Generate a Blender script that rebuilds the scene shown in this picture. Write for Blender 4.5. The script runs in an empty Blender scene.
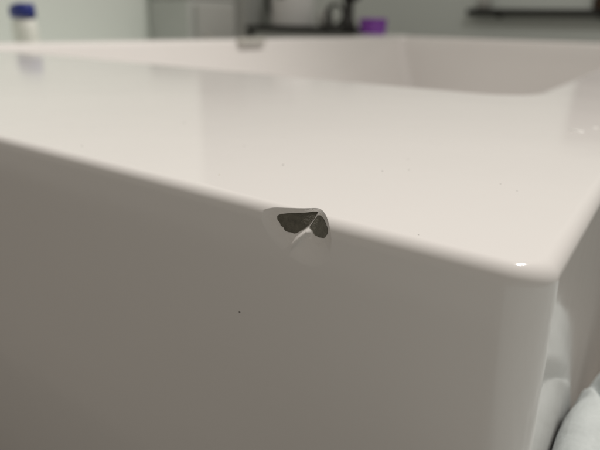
import bpy, bmesh, math, random
import numpy as np
from mathutils import Vector, Matrix

scene = bpy.context.scene
col = scene.collection
random.seed(4)
rng = np.random.default_rng(4)

# ---------------------------------------------------------------- camera
# Measured in the photograph (600x450): vanishing points of the two rim directions.
H = 0.038                      # camera height above the bath rim, metres
TOP = 0.560                    # rim height above the floor
VA = np.array([-530 - 300, 3 - 225.0]); VB = np.array([700 - 300, 30 - 225.0])
FPX = math.sqrt(-(VA @ VB))
a = np.array([VA[0], VA[1], FPX]); a /= np.linalg.norm(a)
b = np.array([VB[0], VB[1], FPX]); b /= np.linalg.norm(b)
u = np.cross(a, b); u /= np.linalg.norm(u)
if u[1] > 0: u = -u
WX, WY, WZ = -a, b, u          # world axes written in camera axes (x right, y down, z forward)
CAM = np.array([0, 0, TOP + H])

def ray(px, py):
    r = np.array([px - 300, py - 225, FPX])
    return np.array([r @ WX, r @ WY, r @ WZ])
def at_y(px, py, Y):           # where a pixel's line of sight meets the plane y = Y*H
    d = ray(px, py); return CAM + d * (Y * H / d[1])
def at_x(px, py, X):
    d = ray(px, py); return CAM + d * (X * H / d[0])
def at_top(px, py, z=TOP):
    d = ray(px, py); return CAM + d * ((z - CAM[2]) / d[2])
def proj(P):
    q = np.asarray(P) - CAM
    c = q[..., 0:1] * WX + q[..., 1:2] * WY + q[..., 2:3] * WZ
    return np.stack([300 + FPX * c[..., 0] / c[..., 2], 225 + FPX * c[..., 1] / c[..., 2]], -1), c[..., 2]

cd = bpy.data.cameras.new('camera'); cam = bpy.data.objects.new('camera', cd); col.objects.link(cam)
right = Vector((WX[0], WY[0], WZ[0])); up = -Vector((WX[1], WY[1], WZ[1])); back = -Vector((WX[2], WY[2], WZ[2]))
M = Matrix((right, up, back)).transposed().to_4x4(); M.translation = Vector(CAM); cam.matrix_world = M
cd.sensor_width = 36; cd.lens = FPX / 600 * 36; cd.clip_start = 0.005; cd.clip_end = 100
chip_pt = at_y(300, 220, 2.34)
cd.dof.use_dof = True
cd.dof.focus_distance = float(proj(chip_pt)[1])
cd.dof.aperture_fstop = 14.0
scene.camera = cam

# ---------------------------------------------------------------- light
w = bpy.data.worlds.new('World'); scene.world = w; w.use_nodes = True
bg = w.node_tree.nodes['Background']; bg.inputs[0].default_value = (1.0, 0.918, 0.805, 1); bg.inputs[1].default_value = 0.25
def downlight(loc, power, size, colr):
    l = bpy.data.lights.new('ceiling_lamp', 'AREA'); l.shape = 'DISK'; l.size = size; l.energy = power; l.color = colr
    o = bpy.data.objects.new('ceiling_lamp', l); o.location = loc; col.objects.link(o); return o
WARM = (1.0, 0.945, 0.89)
def spotlight(loc, aim, power, half, colr):
    l = bpy.data.lights.new('ceiling_spot', 'SPOT'); l.spot_size = math.radians(2 * half); l.spot_blend = 1.0; l.energy = power; l.color = colr; l.shadow_soft_size = 0.035
    o = bpy.data.objects.new('ceiling_spot', l); o.location = loc; col.objects.link(o)
    o.rotation_euler = (Vector(aim) - Vector(loc)).to_track_quat('-Z', 'Y').to_euler(); return o
spotlight((0.050, 0.85, 2.10), (-0.16, 0.18, TOP), 68, 46, WARM)       # tilting downlight over the near end of the bath
downlight((0.110, 1.15, 2.20), 9, 0.05, WARM)
scene.view_settings.view_transform = 'Standard'; scene.view_settings.look = 'None'
scene.view_settings.exposure = 0.28; scene.view_settings.gamma = 1.0
scene.cycles.max_bounces = 10; scene.cycles.use_denoising = True
scene.cycles.sample_clamp_indirect = 6

# ---------------------------------------------------------------- materials
def mat(name, color, rough=0.5, metal=0.0, noise=0.0, nscale=20.0, bump=0.0, bscale=60.0, rvar=0.0, spec=0.5, coat=0.0, trans=0.0):
    m = bpy.data.materials.new(name); m.use_nodes = True
    nt = m.node_tree; p = nt.nodes['Principled BSDF']
    p.inputs['Base Color'].default_value = (*color, 1); p.inputs['Roughness'].default_value = rough
    p.inputs['Metallic'].default_value = metal; p.inputs['Specular IOR Level'].default_value = spec
    p.inputs['Coat Weight'].default_value = coat; p.inputs['Transmission Weight'].default_value = trans
    tc = nt.nodes.new('ShaderNodeTexCoord')
    def nz(scale, det=4):
        n = nt.nodes.new('ShaderNodeTexNoise'); n.inputs['Scale'].default_value = scale; n.inputs['Detail'].default_value = det
        nt.links.new(tc.outputs['Object'], n.inputs['Vector']); return n
    if noise:
        n = nz(nscale); mx = nt.nodes.new('ShaderNodeMix'); mx.data_type = 'RGBA'
        mx.inputs[6].default_value = (*[c * (1 - noise) for c in color], 1)
        mx.inputs[7].default_value = (*[min(1, c * (1 + noise)) for c in color], 1)
        nt.links.new(n.outputs['Fac'], mx.inputs[0]); nt.links.new(mx.outputs[2], p.inputs['Base Color'])
    if rvar:
        n = nz(nscale * 1.7); mr = nt.nodes.new('ShaderNodeMapRange')
        mr.inputs[3].default_value = max(0.02, rough - rvar); mr.inputs[4].default_value = rough + rvar
        nt.links.new(n.outputs['Fac'], mr.inputs[0]); nt.links.new(mr.outputs[0], p.inputs['Roughness'])
    if bump:
        n = nz(bscale, 3); bp = nt.nodes.new('ShaderNodeBump'); bp.inputs['Strength'].default_value = bump; bp.inputs['Distance'].default_value = 0.001
        nt.links.new(n.outputs['Fac'], bp.inputs['Height']); nt.links.new(bp.outputs[0], p.inputs['Normal'])
    return m
ENAMEL = mat('enamel', (0.77, 0.752, 0.737), 0.10, noise=0.012, nscale=9, bump=0.16, bscale=22, rvar=0.05)
FRACT = mat('fractured_enamel', (0.76, 0.74, 0.72), 0.32, noise=0.05, nscale=900, bump=0.10, bscale=2200)
STEEL = mat('bare_steel', (0.115, 0.108, 0.086), 0.55, noise=0.55, nscale=900, bump=0.5, bscale=1800, spec=0.4)
STEEL2 = mat('bare_steel_lit', (0.165, 0.160, 0.132), 0.5, noise=0.45, nscale=800, bump=0.45, bscale=1500, spec=0.4)  # same steel, paler: light on the right patch put into the colour
CHROME = mat('satin_chrome', (0.52, 0.51, 0.47), 0.4, metal=0.0)
PALEWALL = mat('pale_wall', (0.78, 0.83, 0.79), 0.35, noise=0.03, nscale=4)
GREYWALL = mat('grey_wall', (0.74, 0.80, 0.77), 0.4, noise=0.04, nscale=3)
FLOOR = mat('floor_tile', (0.20, 0.18, 0.16), 0.4, noise=0.1, nscale=5)
BLACK = mat('black_gloss', (0.012, 0.012, 0.011), 0.35)
DARK = mat('dark_plastic', (0.04, 0.04, 0.037), 0.4, noise=0.1)
CABINET = mat('cabinet_grey', (0.50, 0.52, 0.50), 0.45, noise=0.05)
PANEL = mat('panel_grey', (0.46, 0.47, 0.45), 0.35, noise=0.05)
SILVER = mat('brushed_silver', (0.80, 0.81, 0.80), 0.35, metal=0.0, noise=0.04)
PURPLE = mat('purple_plastic', (0.24, 0.05, 0.42), 0.4, noise=0.05)
WHITEP = mat('white_plastic', (0.86, 0.88, 0.82), 0.35, noise=0.02)
BLUEP = mat('blue_plastic', (0.022, 0.035, 0.22), 0.3, noise=0.05)
BROWN = mat('brown_wicker', (0.07, 0.04, 0.025), 0.6, noise=0.3, nscale=60, bump=0.4, bscale=120)
CREAM = mat('cream_sponge', (0.50, 0.44, 0.33), 0.8, noise=0.1, nscale=80)
FILM = mat('polythene', (0.50, 0.54, 0.54), 0.45, noise=0.06, nscale=40, bump=0.9, bscale=110)
SPECK = mat('speck_grit', (0.05, 0.045, 0.04), 0.7)
WATER = mat('water_drop_white', (0.85, 0.85, 0.83), 0.25)  # water drops on the rim, their bright look put in as white colour

# ---------------------------------------------------------------- helpers
def link(name, me, m, parent=None, smooth=True):
    if m is not None: me.materials.append(m)
    if smooth: me.polygons.foreach_set('use_smooth', [True] * len(me.polygons))
    o = bpy.data.objects.new(name, me); col.objects.link(o)
    if parent is not None:
        o.parent = parent; o.matrix_parent_inverse = Matrix.Translation(-parent.location)
    return o
def from_data(name, v, f, m, parent=None, smooth=True):
    me = bpy.data.meshes.new(name); me.from_pydata([tuple(map(float, p)) for p in v], [], f); me.update()
    return link(name, me, m, parent, smooth)
def thing(name, loc, label, cat, group=None):
    o = bpy.data.objects.new(name, None); o.location = tuple(map(float, loc)); col.objects.link(o)
    o.empty_display_size = 0.02; return tag(o, label, cat, group)
def tag(o, label, cat, group=None):
    o['label'] = label; o['category'] = cat
    if group: o['group'] = group
    return o
def box(name, lo, hi, m, parent=None, bev=0.003):
    bm = bmesh.new(); bmesh.ops.create_cube(bm, size=1)
    for v in bm.verts:
        for i in range(3): v.co[i] = lo[i] + (v.co[i] + 0.5) * (hi[i] - lo[i])
    if bev: bmesh.ops.bevel(bm, geom=bm.edges[:], offset=bev, segments=3, profile=0.5, affect='EDGES')
    me = bpy.data.meshes.new(name); bm.to_mesh(me); bm.free()
    return link(name, me, m, parent, False)
def lathe(name, c, prof, m, parent=None, n=40, sx=1.0, sy=1.0, wob=0.0):
    v, f = [], []
    for r, z in prof:
        for k in range(n):
            t = 2 * math.pi * k / n; rr = r * (1 + wob * math.sin(5 * t + z * 90))
            v.append((c[0] + rr * sx * math.cos(t), c[1] + rr * sy * math.sin(t), c[2] + z))
    for i in range(len(prof) - 1):
        for k in range(n):
            f.append((i * n + k, i * n + (k + 1) % n, (i + 1) * n + (k + 1) % n, (i + 1) * n + k))
    f.append(tuple(reversed(range(n)))); f.append(tuple(range((len(prof) - 1) * n, len(prof) * n)))
    return from_data(name, v, f, m, parent)
def tube(name, pts, r, m, parent=None, n=10):
    pts = [Vector(p) for p in pts]; v, f = [], []
    for i, p in enumerate(pts):
        d = (pts[min(i + 1, len(pts) - 1)] - pts[max(i - 1, 0)]).normalized()
        s = d.cross(Vector((0.13, 0.2, 1))).normalized(); t = d.cross(s)
        for k in range(n):
            q = 2 * math.pi * k / n; v.append(p + r * (s * math.cos(q) + t * math.sin(q)))
    for i in range(len(pts) - 1):
        for k in range(n): f.append((i * n + k, i * n + (k + 1) % n, (i + 1) * n + (k + 1) % n, (i + 1) * n + k))
    f.append(tuple(range(n))); f.append(tuple(reversed(range((len(pts) - 1) * n, len(pts) * n))))
    return from_data(name, v, f, m, parent)
def structure(o): o['kind'] = 'structure'; return o

# ---------------------------------------------------------------- setting
structure(box('floor', (-3.6, -0.9, -0.05), (0.9, 3.3, 0.0), FLOOR, bev=0))
BACKW = 80 * H
structure(box('wall_back', (-3.6, BACKW, 0.0005), (0.9, BACKW + 0.1, 2.45), GREYWALL, bev=0))
wl = at_x(150, 30, -31); wl2 = at_x(198, 30, -31)
structure(box('wall_left', (-31 * H - 0.08, 0.05, 0.0005), (-31 * H, wl2[1], 2.45), PALEWALL, bev=0.004))

# ---------------------------------------------------------------- bathtub
XR, YF = -0.28 * H, 2.31 * H                # outer right side, outer front face
XL, YB = -22.6 * H, 46.2 * H
R = 0.10 * H                                # edge fillet
IX0, IX1, IY0, IY1 = -20.6 * H, -2.05 * H, 8.9 * H, 44.3 * H
bath = thing('bathtub', ((XL + XR) / 2, (YF + YB) / 2, 0), 'white enamelled bathtub with a dark chip in its front edge', 'bathtub')
CX0, CX1 = -2.25 * H, -0.95 * H             # span of the chipped piece along the edge
TOPW, FRONTW = 0.26 * H, 0.62 * H           # how far it reaches over the rim and down the face

def rrect(x0, x1, y0, y1, r, z, n=14, cuts=True):
    """closed loop, starts on the front side going +x; the front side carries vertices at CX0 and CX1"""
    pts = [(CX0, y0, z), (CX1, y0, z)] if cuts else [(x0 + (x1 - x0) * .4, y0, z), (x0 + (x1 - x0) * .8, y0, z)]
    for cx, cy, a0 in ((x1 - r, y0 + r, -90), (x1 - r, y1 - r, 0), (x0 + r, y1 - r, 90), (x0 + r, y0 + r, 180)):
        for k in range(n + 1):
            t = math.radians(a0 + 90 * k / n); pts.append((cx + r * math.cos(t), cy + r * math.sin(t), z))
    return pts
loops = []
RC = 0.22 * H                               # outer vertical corner radius
DRAFT = 0.045                               # the long side leans out a little towards the floor
def side_x(z): return XR + DRAFT * max(0.0, TOP - R - z)
def outer(inset, z): return rrect(XL + inset, side_x(z) - inset, YF + inset, YB - inset, max(RC - inset, 0.004 * H), z)
loops.append(outer(0.004, 0.012)); loops.append(outer(0.0, 0.016)); loops.append(outer(0, TOP - FRONTW - 0.05))
i_lo = len(loops); loops.append(outer(0, TOP - FRONTW))
loops.append(outer(0, TOP - R - 0.02 * H))
NF = 20
for k in range(NF + 1):
    t = math.pi / 2 * k / NF
    loops.append(outer(R * (1 - math.cos(t)), TOP - R + R * math.sin(t)))
loops.append(outer(R + 0.02 * H, TOP))
i_hi = len(loops); loops.append(outer(TOPW, TOP))
loops.append(outer(TOPW + 0.4 * H, TOP))
RI = 0.26 * H; RIC = 0.7 * H
def inner(off, z, rc=RIC, back=None):       # off > 0 : out towards the rim
    return rrect(IX0 - off, IX1 + off, IY0 - off, IY1 + (off if back is None else back), rc + max(off, -.2 * rc), z, cuts=False)
loops.append(inner(RI + 0.06 * H, TOP))
for k in range(13):
    t = math.pi / 2 * 0.88 * k / 12
    loops.append(inner(RI - RI * math.sin(t), TOP - RI * (1 - math.cos(t))))
for z, off, rc, bk in ((-1.2, -.22, .8, -.05), (-3.8, -.95, 1.2, -.1), (-7, -1.7, 1.8, -.3), (-9.2, -2.3, 2.4, -.8), (-10.2, -2.8, 3.0, -1.6), (-10.8, -3.6, 3.0, -3), (-11, -4.6, 3.0, -4.4)):
    loops.append(inner(off * H, TOP + z * H, rc * H, bk * H))
n = len(loops[0]); V = [p for L in loops for p in L]; F = []
for i in range(len(loops) - 1):
    for k in range(n):
        if k == 0 and i_lo <= i < i_hi: continue          # the opening for the chipped piece
        F.append((i * n + k, i * n + (k + 1) % n, (i + 1) * n + (k + 1) % n, (i + 1) * n + k))
F.append(tuple(range((len(loops) - 1) * n, len(loops) * n)))
shell = from_data('shell', V, F, ENAMEL, bath)

# the chipped stretch of edge: a fine grid, broken away along the real outline of the chip
ARC = math.pi / 2 * R
def base(X, t):                             # t: arclength down from the top tangent line (t<0 on the rim, 0..ARC fillet, >ARC face)
    X = np.asarray(X, float); t = np.asarray(t, float)
    q = np.clip(t, 0, ARC) / R
    y = YF + R * (1 - np.sin(q)) - np.minimum(t, 0); z = TOP - R * (1 - np.cos(q)) - np.maximum(t - ARC, 0)
    return np.stack([X, y, z], -1), np.stack([0 * X, -np.sin(q), np.cos(q)], -1)
tg = np.linspace(-0.05 * H, ARC + 0.5 * H, 900)
def unproj(px, py):                         # pixel -> (X, t) on the unbroken edge
    d = ray(px, py); P, N = base(np.zeros_like(tg), tg)
    X = d[0] * (P[:, 1] / d[1]); P[:, 0] = X
    q, _ = proj(P); k = np.argmin(abs(q[:, 1] - py) + abs(q[:, 0] - px)); return X[k], tg[k]
def outline(pts, smooth=2):
    p = np.array([unproj(*q) for q in pts])
    for _ in range(smooth):                 # corner cutting, mild
        nx = np.roll(p, -1, 0); p = np.stack([p * .82 + nx * .18, p * .18 + nx * .82], 1).reshape(-1, 2)
    return p
OUT = outline([(261, 211.5), (266, 209), (275, 207.5), (288, 208), (302, 208.5), (318, 207.5), (322, 210), (327, 218), (330.5, 230), (332, 242), (331, 256), (323, 266), (310, 267), (298, 262), (286, 254), (275, 243), (265, 230)])
def sdist(P, poly):                         # >0 inside
    A = poly; B = np.roll(poly, -1, 0); dmin = np.full(len(P), 1e9); ins = np.zeros(len(P), bool)
    for p, q in zip(A, B):
        e = q - p; L = e @ e
        if L < 1e-16: continue
        h = np.clip(((P - p) @ e) / L, 0, 1); d = np.linalg.norm(P - p - h[:, None] * e, axis=1); dmin = np.minimum(dmin, d)
        c = (p[1] > P[:, 1]) != (q[1] > P[:, 1])
        ins ^= c & (P[:, 0] < (q[0] - p[0]) * (P[:, 1] - p[1]) / (q[1] - p[1] + 1e-18) + p[0])
    return np.where(ins, dmin, -dmin)
def sm(x): x = np.clip(x, 0, 1); return x * x * (3 - 2 * x)
r0, r1 = np.array(unproj(309, 227)), np.array(unproj(287, 250))    # the ridge of enamel between the two bare spots
rn = (r1 - r0) / np.linalg.norm(r1 - r0); rp = np.array([-rn[1], rn[0]])
t_top, t_bot = unproj(300, 208)[1], unproj(305, 258)[1]
def vnoise(P, sc, seed):
    rg = np.random.default_rng(seed); o = np.zeros(len(P))
    for k in range(9):
        d = rg.normal(size=2) * sc; o += np.sin(P @ d + rg.uniform(0, 6.28))
    return o / 4.5
seg = np.concatenate([OUT, OUT[:1]]); dense = np.concatenate([seg[i] + (seg[i + 1] - seg[i]) * np.linspace(0, 1, 40)[:, None] for i in range(len(OUT))])
bins = np.linspace(OUT[:, 0].min(), OUT[:, 0].max(), 90); mid = (bins[1:] + bins[:-1]) / 2; wh = np.digitize(dense[:, 0], bins) - 1
ta_ = np.array([dense[wh == k, 1].min() if (wh == k).any() else np.nan for k in range(89)]); tb_ = np.array([dense[wh == k, 1].max() if (wh == k).any() else np.nan for k in range(89)])
LEFT = RIGHT = None
def depth(P):                               # how far the break goes back (+y): a rough facet between upper and lower lip
    so = sdist(P, OUT); g = np.full(len(P), -1.0) if LEFT is None or RIGHT is None else np.maximum(sdist(P, LEFT), sdist(P, RIGHT))
    ta = np.interp(P[:, 0], mid, ta_); tb = np.interp(P[:, 0], mid, tb_)
    A, _ = base(P[:, 0], ta); B, _ = base(P[:, 0], tb); Q, _ = base(P[:, 0], P[:, 1])
    wv = np.clip((A[:, 2] - Q[:, 2]) / np.maximum(A[:, 2] - B[:, 2], 1e-9), 0, 1)
    y = B[:, 1] + (A[:, 1] - B[:, 1]) * (1 - wv) ** 1.55 + 0.001 * H * np.sin(math.pi * wv) * sm(so / (0.04 * H))
    along = (P - r0) @ rn / np.linalg.norm(r1 - r0); l = abs((P - r0) @ rp)
    y -= 0.018 * H * np.exp(-(l / (0.016 * H)) ** 2) * sm(along / .15 + .3) * sm((1.15 - along) / .4) * sm((0.002 * H - g) / (0.024 * H))
    rr = np.linalg.norm(P - np.array(unproj(312, 214)), axis=1)
    y += 0.0006 * H * np.sin(rr / (0.016 * H)) * sm(so / (0.03 * H)) * wv
    y += 0.005 * H * sm((g + 0.003 * H) / (0.006 * H))
    y += (0.0012 * H * vnoise(P, 900, 2) + 0.0005 * H * vnoise(P, 3200, 3)) * sm((g + .002 * H) / (0.012 * H))
    y += 0.0005 * H * vnoise(P, 1800, 5) * sm(so / (0.02 * H))
    return np.where(so > 0, np.maximum(y - Q[:, 1], 0), 0)
gX, gT = np.meshgrid(np.linspace(OUT[:, 0].min(), OUT[:, 0].max(), 260), np.linspace(OUT[:, 1].min(), OUT[:, 1].max(), 260)); gP = np.stack([gX.ravel(), gT.ravel()], -1)
gS = base(gP[:, 0], gP[:, 1])[0] + np.array([0, 1, 0]) * depth(gP)[:, None]; gQ = proj(gS)[0]
def outline_floor(pts, smooth=1):           # like outline(), but on the broken floor
    p = np.array([gP[np.argmin(((gQ - np.array(q)) ** 2).sum(1))] for q in pts])
    for _ in range(smooth):
        nx = np.roll(p, -1, 0); p = np.stack([p * .84 + nx * .16, p * .16 + nx * .84], 1).reshape(-1, 2)
    return p
LEFT_ = outline_floor([(277, 217), (281, 214.4), (290, 213.4), (305, 213.0), (318, 212.0), (315.2, 216.5), (309.5, 224.5), (303.5, 229), (295.5, 233.6), (287, 230.8), (283, 227.2)])
LEFT, RIGHT = LEFT_, outline_floor([(317.2, 215.6), (320.3, 215.8), (323.8, 219), (327.6, 228), (327.4, 234), (324, 237.3), (319, 237), (314, 234.2), (308.6, 228), (312, 223.5), (316, 218)])
cpx0, cpx1 = OUT[:, 0].min() - 0.02 * H, OUT[:, 0].max() + 0.02 * H
xs = np.unique(np.concatenate([np.linspace(CX0, cpx0, 12), np.linspace(cpx0, cpx1, 300), np.linspace(cpx1, CX1, 8)]))
T0, T1 = -(TOPW - R), ARC + (FRONTW - R)
tb1 = OUT[:, 1].max() + 0.02 * H; ta1 = OUT[:, 1].min() - 0.02 * H
ts = np.unique(np.concatenate([np.linspace(T0, ta1, 8), np.linspace(ta1, tb1, 260), np.linspace(tb1, T1, 10)]))
gx, gt = np.meshgrid(xs, ts); PP = np.stack([gx.ravel(), gt.ravel()], -1)
P0, N0 = base(PP[:, 0], PP[:, 1]); P1 = P0 + np.array([0, 1, 0]) * depth(PP)[:, None]
nx, nt_ = len(xs), len(ts); Fc = []
for j in range(nt_ - 1):
    for i in range(nx - 1):
        k = j * nx + i; Fc.append((k, k + nx, k + nx + 1, k + 1))
chip = from_data('chipped_edge', P1, Fc, ENAMEL, bath)
chip['label'] = 'chipped stretch of the enamelled edge with broken glaze'
chip.data.materials.append(FRACT)
so_f = np.minimum(sdist(PP, OUT) - 0.002 * H, np.maximum(sdist(PP, LEFT), sdist(PP, RIGHT)) + 0.05 * H + 0.012 * H * vnoise(PP, 2500, 11))
fm = [1 if min(so_f[f[0]], so_f[f[2]]) > 0 else 0 for f in Fc]; chip.data.polygons.foreach_set('material_index', fm)
# bare metal showing inside the chip: sheets lying on the broken floor
for poly, m, lab in ((LEFT, STEEL, 'larger dark bare metal patch in the chip'), (RIGHT, STEEL2, 'smaller oval bare metal patch in the chip')):
    c = poly.mean(0); na, nr = 160, 26
    seg = np.concatenate([poly, poly[:1]]); s = np.concatenate([[0], np.cumsum(np.linalg.norm(np.diff(seg, axis=0), axis=1))])
    tt = np.linspace(0, s[-1], na, endpoint=False); bd = np.stack([np.interp(tt, s, seg[:, 0]), np.interp(tt, s, seg[:, 1])], -1)
    bd = c + (bd - c) * (1.03 + 0.035 * vnoise(bd, 2600, 8)[:, None])
    pts = [c] + [c + (q - c) * (r / nr) for r in range(1, nr + 1) for q in bd]
    pts = np.array(pts); Pb, Nb = base(pts[:, 0], pts[:, 1]); Pb = Pb + np.array([0, 1, 0]) * (lambda d: d - np.minimum(0.003 * H, 0.45 * d))(depth(pts))[:, None]
    ff = [(0, 1 + k, 1 + (k + 1) % na) for k in range(na)]
    for r in range(nr - 1):
        for k in range(na):
            k2 = (k + 1) % na; ff.append((1 + r * na + k, 1 + (r + 1) * na + k, 1 + (r + 1) * na + k2, 1 + r * na + k2))
    o = from_data('bare_metal', Pb, ff, m, chip); o['label'] = lab
    o.matrix_parent_inverse = Matrix.Identity(4) @ chip.matrix_parent_inverse.inverted() @ Matrix.Translation(-bath.location)
    o.matrix_parent_inverse = Matrix.Identity(4)

# overflow fitting in the far long wall, level with the rim
oy0, oy1 = 23.4 * H, 25.7 * H
ov = box('overflow_cover', (IX0 - 0.05 * H, oy0, TOP - 0.26 * H), (IX0 + 0.30 * H, oy1, TOP + 0.06 * H), CHROME, bath, 0.005)
box('overflow_slot', (IX0 + 0.285 * H, oy0 + 0.3 * H, TOP - 0.19 * H), (IX0 + 0.315 * H, oy1 - 0.3 * H, TOP - 0.13 * H), CABINET, ov, 0.0005)

# specks of grit and drops on the enamel
def blob(name, c, nrm, r, m, flat=0.4, ln=1.0, direction=(1, 0, 0)):
    nrm = Vector(nrm).normalized(); d = Vector(direction); d = (d - nrm * d.dot(nrm)).normalized(); e = nrm.cross(d)
    bm = bmesh.new(); bmesh.ops.create_icosphere(bm, subdivisions=3, radius=1)
    for v in bm.verts:
        k = 1 + 0.18 * math.sin(3 * v.co.x + 5 * v.co.y) * math.cos(4 * v.co.z + c[0] * 900)
        q = v.co * k; v.co = Vector(c) + d * q.x * r * ln + e * q.y * r + nrm * q.z * r * flat
    me = bpy.data.meshes.new(name); bm.to_mesh(me); bm.free(); return link(name, me, m, bath)
P = at_y(239.5, 312, 2.31); blob('speck', P, (0, -1, 0), 0.0072 * H, SPECK)
for q, r in (((500.5, 184), .0042), ((517, 191), .0034), ((283, 165), .006), ((184, 123), .008), ((82, 146), .006), ((408, 159), .004)):
    blob('speck', at_top(*q), (0, 0, 1), r * H, SPECK)
for k in range(7):
    q = (rng.uniform(60, 430), rng.uniform(0, 1)); yy = 85 + q[0] * .02 + q[1] * (60 + q[0] * .22)
    blob('speck', at_top(q[0], yy), (0, 0, 1), rng.uniform(.0016, .0042) * H, CREAM if k % 2 else SPECK, .5, rng.uniform(1, 2.2))
for q, r, ln in (((577, 131), .026, 3.2), ((596, 128), .024, 1.2)):
    blob('white_drop', at_top(*q), (0, 0, 1), r * H, WATER, 0.35, ln, (1, -0.2, 0))

# ---------------------------------------------------------------- ledge and bottle left of the bath
LZ = TOP - 2.3 * H
lg = structure(box('ledge', (-31 * H + 0.0005, 3 * H, 0.0005), (XL - 0.003, wl[1] - 0.01, LZ), PALEWALL, bev=0.003))
bx, by = -25.8 * H, 14.5 * H
bot = thing('bottle', (bx, by, LZ), 'white plastic bottle with a blue slanted cap standing behind the bath rim', 'bottle')
zc = lambda y: at_y(27, y, 14.5)[2] - LZ
r = 0.72 * H; z1 = zc(17.5)
lathe('bottle_body', (bx, by, LZ), [(r * .9, 0.0003), (r, .004), (r, z1 * .80), (r * .97, z1 * .92), (r * .86, z1 * .985), (r * .8, z1)], WHITEP, bot, sy=0.7)
cap_h = zc(3) - z1; v, f = [], []; N = 40
prof = [(.94, 0.001), (.98, .02), (.98, .55), (.94, .9), (.86, 1.0)]
for rr, zz in prof:
    for k in range(N):
        t = 2 * math.pi * k / N; x = rr * r * 1.02 * math.cos(t); y = rr * r * .72 * math.sin(t)
        zt = zz * cap_h * (1 - 0.30 * zz * max(0, -x * .85 - y * .5 + .1 * r) / r)
        v.append((bx + x, by + y, LZ + z1 + zt))
for i in range(len(prof) - 1):
    for k in range(N): f.append((i * N + k, i * N + (k + 1) % N, (i + 1) * N + (k + 1) % N, (i + 1) * N + k))
f.append(tuple(range((len(prof) - 1) * N, len(prof) * N))); f.append(tuple(reversed(range(N))))
from_data('cap', v, f, BLUEP, bot)

# ---------------------------------------------------------------- things behind the bath
YC = 49.0; FURN = 58 * H                                                      # their front plane
def rect(x0, x1, y0, y1, Y=YC):
    A = at_y(x0, y1, Y); B = at_y(x1, y1, Y); C = at_y((x0 + x1) / 2, y0, Y); return A[0], B[0], (A[2] + B[2]) / 2, C[2]
# grey cabinet
cz = at_x(150, -9, -31)[2]
cup = thing('cupboard', (-29 * H, wl[1] + .1, 0), 'low grey cupboard against the pale wall behind the white bottle', 'cupboard')
box('carcass', (-31 * H + .0005, wl[1], 0.0005), (-27.2 * H, wl2[1] - .002, cz - .018), CABINET, cup, 0.004)
box('cupboard_top', (-31 * H + .0005, wl[1] - .006, cz - .0178), (-27.1 * H, wl2[1] - .002, cz), PANEL, cup, 0.004)
dq = box('door_panel', (-27.2 * H - .001, wl[1] + .02, .06), (-27.2 * H + .012, wl2[1] - .02, cz - .03), PANEL, cup, 0.003)
box('handle', (-27.2 * H + .0115, wl[1] + .04, cz - .2), (-27.2 * H + .026, wl[1] + .05, cz - .1), CHROME, dq, 0.002)
x0, x1, z0, z1 = rect(192, 247, -60, 36)
cab = thing('cabinet', ((x0 + x1) / 2, YC * H + .15, 0), 'grey bathroom cabinet with two paler door panels behind the bath', 'cabinet')
box('carcass', (x0, YC * H, 0.0005), (x1, FURN, z1), CABINET, cab, 0.004)
for p0, p1 in ((197, 214), (219, 237)):
    q0, q1, _, zt = rect(p0, p1, -52, 28); zb = rect(p0, p1, 0, 29)[2]
    d = box('door_panel', (q0, YC * H - 0.012, zb), (q1, YC * H + 0.001, zt), PANEL, cab, 0.004)
    box('handle', (q1 - 0.018, YC * H - 0.026, zb + .25), (q1 - .010, YC * H - 0.011, zb + .37), CHROME, d, 0.002)
# black counter slab on a plinth
x0, x1, z0, z1 = rect(250, 358, 26.5, 32); x1p = at_y(387, 32, YC)[0]; SLABY = 54.2 * H
ctr = thing('counter', ((x0 + x1) / 2, YC * H + .1, 0), 'black counter slab behind the bath carrying a silver jug and purple tub', 'counter')
box('slab', (x0, YC * H - 0.03, z0), (x1, SLABY, z1), BLACK, ctr, 0.003)
box('plinth', (x0 + .03, YC * H - 0.01, 0.0005), (x1p, SLABY - .01, z0 - 0.0002), GREYWALL, ctr, 0.003)
SZ = z1; PZ = z0 - 0.0002
# silver jug
A = at_y(293, 20, 51.5); k = 0.090
jug = thing('jug', (A[0], A[1], SZ), 'silver cylindrical jug standing on the black counter', 'jug')
lathe('jug_body', (A[0], A[1], SZ), [(k * .98, .0003), (k, .006), (k, .10), (k * .98, .16), (k * .9, .20), (k * .8, .215)], SILVER, jug)
box('jug_spout_mark', (A[0] - .012, A[1] - k - .004, SZ + .105), (A[0] + .018, A[1] - k * .9, SZ + .135), DARK, jug, 0.004)
lathe('jug_lid', (A[0], A[1], SZ + .2152), [(k * .78, 0), (k * .7, .012), (k * .2, .02), (k * .12, .04)], DARK, jug)
tube('jug_handle', [(A[0] - k * .97, A[1], SZ + .04), (A[0] - k * 1.35, A[1], SZ + .05), (A[0] - k * 1.5, A[1], SZ + .10), (A[0] - k * 1.4, A[1], SZ + .16), (A[0] - k * .9, A[1], SZ + .185)], .011, DARK, jug)
# pale round pot
A = at_y(325, 22, 51)
tag(lathe('pot', (A[0], A[1], SZ), [(.022, .0003), (.030, .008), (.034, .03), (.030, .05), (.018, .062), (.016, .07)], PANEL), 'small pale round pot between the silver jug and the dark coil', 'pot')
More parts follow.
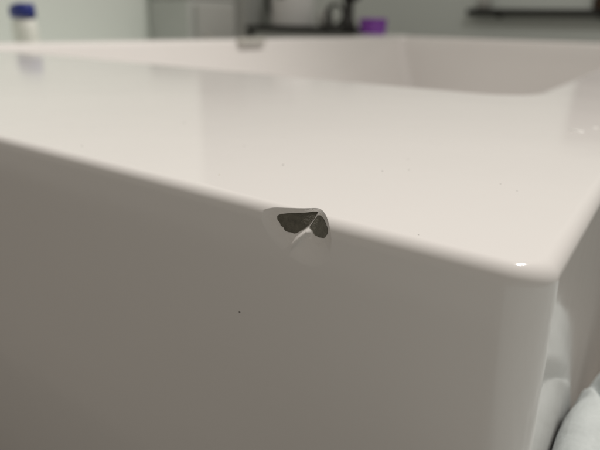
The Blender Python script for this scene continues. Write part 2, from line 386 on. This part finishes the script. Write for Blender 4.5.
# coil of black cable leaning on a dark dryer shape
A = at_y(350, 20, 51)
dr = thing('hair_dryer', (A[0], A[1], SZ), 'black hair dryer standing on the counter beside the purple tub', 'hair dryer')
lathe('handle', (A[0] - .008, A[1], SZ), [(.030, .0003), (.032, .01), (.022, .03), (.019, .08), (.022, .10)], DARK, dr)
lathe('dryer_head', (A[0], A[1], SZ + .095), [(.016, 0), (.030, .008), (.036, .028), (.033, .05), (.022, .068), (.012, .072)], DARK, dr, sx=1.25)
pts = [(A[0] - .055 + .035 * math.cos(t), A[1] - .02 + .008 * math.sin(t * .5), SZ + .046 + .038 * math.sin(t)) for t in np.linspace(-1.5, 11, 70)]
tube('cord', pts, .006, DARK, dr)
# purple tub
A = at_y(373, 24, 50.2); wq = (at_y(385.5, 24, 50.2)[0] - at_y(361, 24, 50.2)[0]) / 2; hq = at_y(373, 18.5, 50.2)[2] - PZ
tub = thing('tub', (A[0], A[1], PZ), 'short purple plastic tub at the end of the black counter', 'tub')
lathe('tub_body', (A[0], A[1], PZ), [(wq * .9, .0003), (wq * .95, .004), (wq * .97, hq * .62)], PURPLE, tub)
lathe('lid', (A[0], A[1], PZ + hq * .62 + .0004), [(wq * .98, 0), (wq, .003), (wq, hq * .30), (wq * .94, hq * .38)], PURPLE, tub)
# black wall shelf with a brown basket
YS = 78.0
x0, x1, z0, z1 = rect(466, 640, 8.5, 15, YS)
zs0, zs1 = at_y(530, 15.5, YS)[2], at_y(530, 9.0, YS)[2]
shelf = thing('shelf', ((x0 + x1) / 2, BACKW, zs0), 'long black wall shelf above the far end of the bath', 'shelf')
box('board', (x0, YS * H, zs0), (x1, BACKW + .004, zs1), BLACK, shelf, 0.003)
for q in (.2, .8):
    xb = x0 + (x1 - x0) * q; box('bracket', (xb - .008, BACKW - .06, zs0 - .012), (xb + .008, BACKW + .003, zs0 - .0003), BLACK, shelf, 0.001)
x0b = at_y(588, 5, YS)[0]
bas = thing('basket', (x0b + .15, YS * H + .04, zs1), 'brown woven basket standing on the black wall shelf', 'basket')
lathe('basket_body', (x0b + .15, YS * H + .045, zs1), [(.125, .0003), (.135, .008), (.145, .2), (.150, .36), (.146, .36), (.13, .02)], BROWN, bas, sy=.2, wob=.006)
lathe('rim', (x0b + .15, YS * H + .045, zs1 + .356), [(.150, 0), (.158, .006), (.158, .016), (.150, .022)], BROWN, bas, sy=.2)
xk = at_y(478, 5, YS)[0]
tag(lathe('candle', (xk + .02, YS * H + .04, zs1), [(.030, .0003), (.033, .003), (.033, .06), (.029, .064)], PANEL), 'pale squat candle near the free end of the black shelf', 'candle')

# ---------------------------------------------------------------- white plastic bag beside the bath
cx, cy, rx, ry = 2.27, 1.46, 2.5, 4.85; ztop = -1.20                 # in units of H, heights from the rim
prof = [(0, 0), (.3, .02), (.55, .05), (.75, .10), (.86, .16), (.93, .24), (.97, .35), (1.0, .60), (1.02, 1.2), (1.01, 3), (1.04, 6), (1.06, 10), (1.03, 12.5), (.98, TOP / H + ztop)]
pr = np.array(prof); sq = np.concatenate([np.linspace(0.02, 1, 150), 1 + np.linspace(0, 1, 60)[1:]])
knots = np.concatenate([np.linspace(0, 1, 8), 1 + np.linspace(0, 1, 7)[1:]])
RD, ZD = np.interp(sq, knots, pr[:, 0]), np.interp(sq, knots, pr[:, 1])
pad = lambda q: np.convolve(np.concatenate([[q[0]] * 9, q, [q[-1]] * 9]), np.ones(19) / 19, 'valid')
RD[:-12] = pad(RD)[:-12]; ZD[:-12] = pad(ZD)[:-12]
v, f = [], []; na = 640
for j in range(len(sq)):
    for k in range(na):
        t = 2 * math.pi * k / na; c, s_ = math.cos(t), math.sin(t)
        ex = math.copysign(abs(c) ** .5, c); ey = math.copysign(abs(s_) ** .5, s_)
        fold = 0.010 * math.sin(9 * t + 2 * sq[j] + 1.5 * math.sin(4 * t)) + 0.007 * math.sin(23 * t - 5 * sq[j])
        q = RD[j] * (1 + fold * min(1, RD[j] * 1.2))
        x = cx + rx * q * ex; y = cy + ry * q * ey
        z = ztop - ZD[j] + 0.05 * math.sin(2.3 * x + 1.1 * y) * math.sin(1.7 * y - x) + 0.03 * math.sin(6.1 * x - 3 * y + 1.5 * math.sin(2.2 * y)) + 0.014 * math.sin(13 * x + 5 * y + 2 * math.sin(3 * y)) + 0.009 * math.sin(21 * y - 9 * x) * math.sin(5 * x)
        z -= 0.30 * math.exp(-((x + 0.02 + .25 * (y - 4.2)) / 0.05) ** 2 - ((y - 4.05) / 0.35) ** 2)      # a deep pleat
        zw = max(TOP + z * H, 0.0004)
        v.append((max(x * H, side_x(zw) + 0.0006), y * H, zw))
for j in range(len(sq) - 1):
    for k in range(na): f.append((j * na + k, (j + 1) * na + k, (j + 1) * na + (k + 1) % na, j * na + (k + 1) % na))
f.append(tuple(range(na)))
tag(from_data('plastic_bag', v, f, FILM), 'crumpled white plastic bag standing against the side of the bath', 'bag')
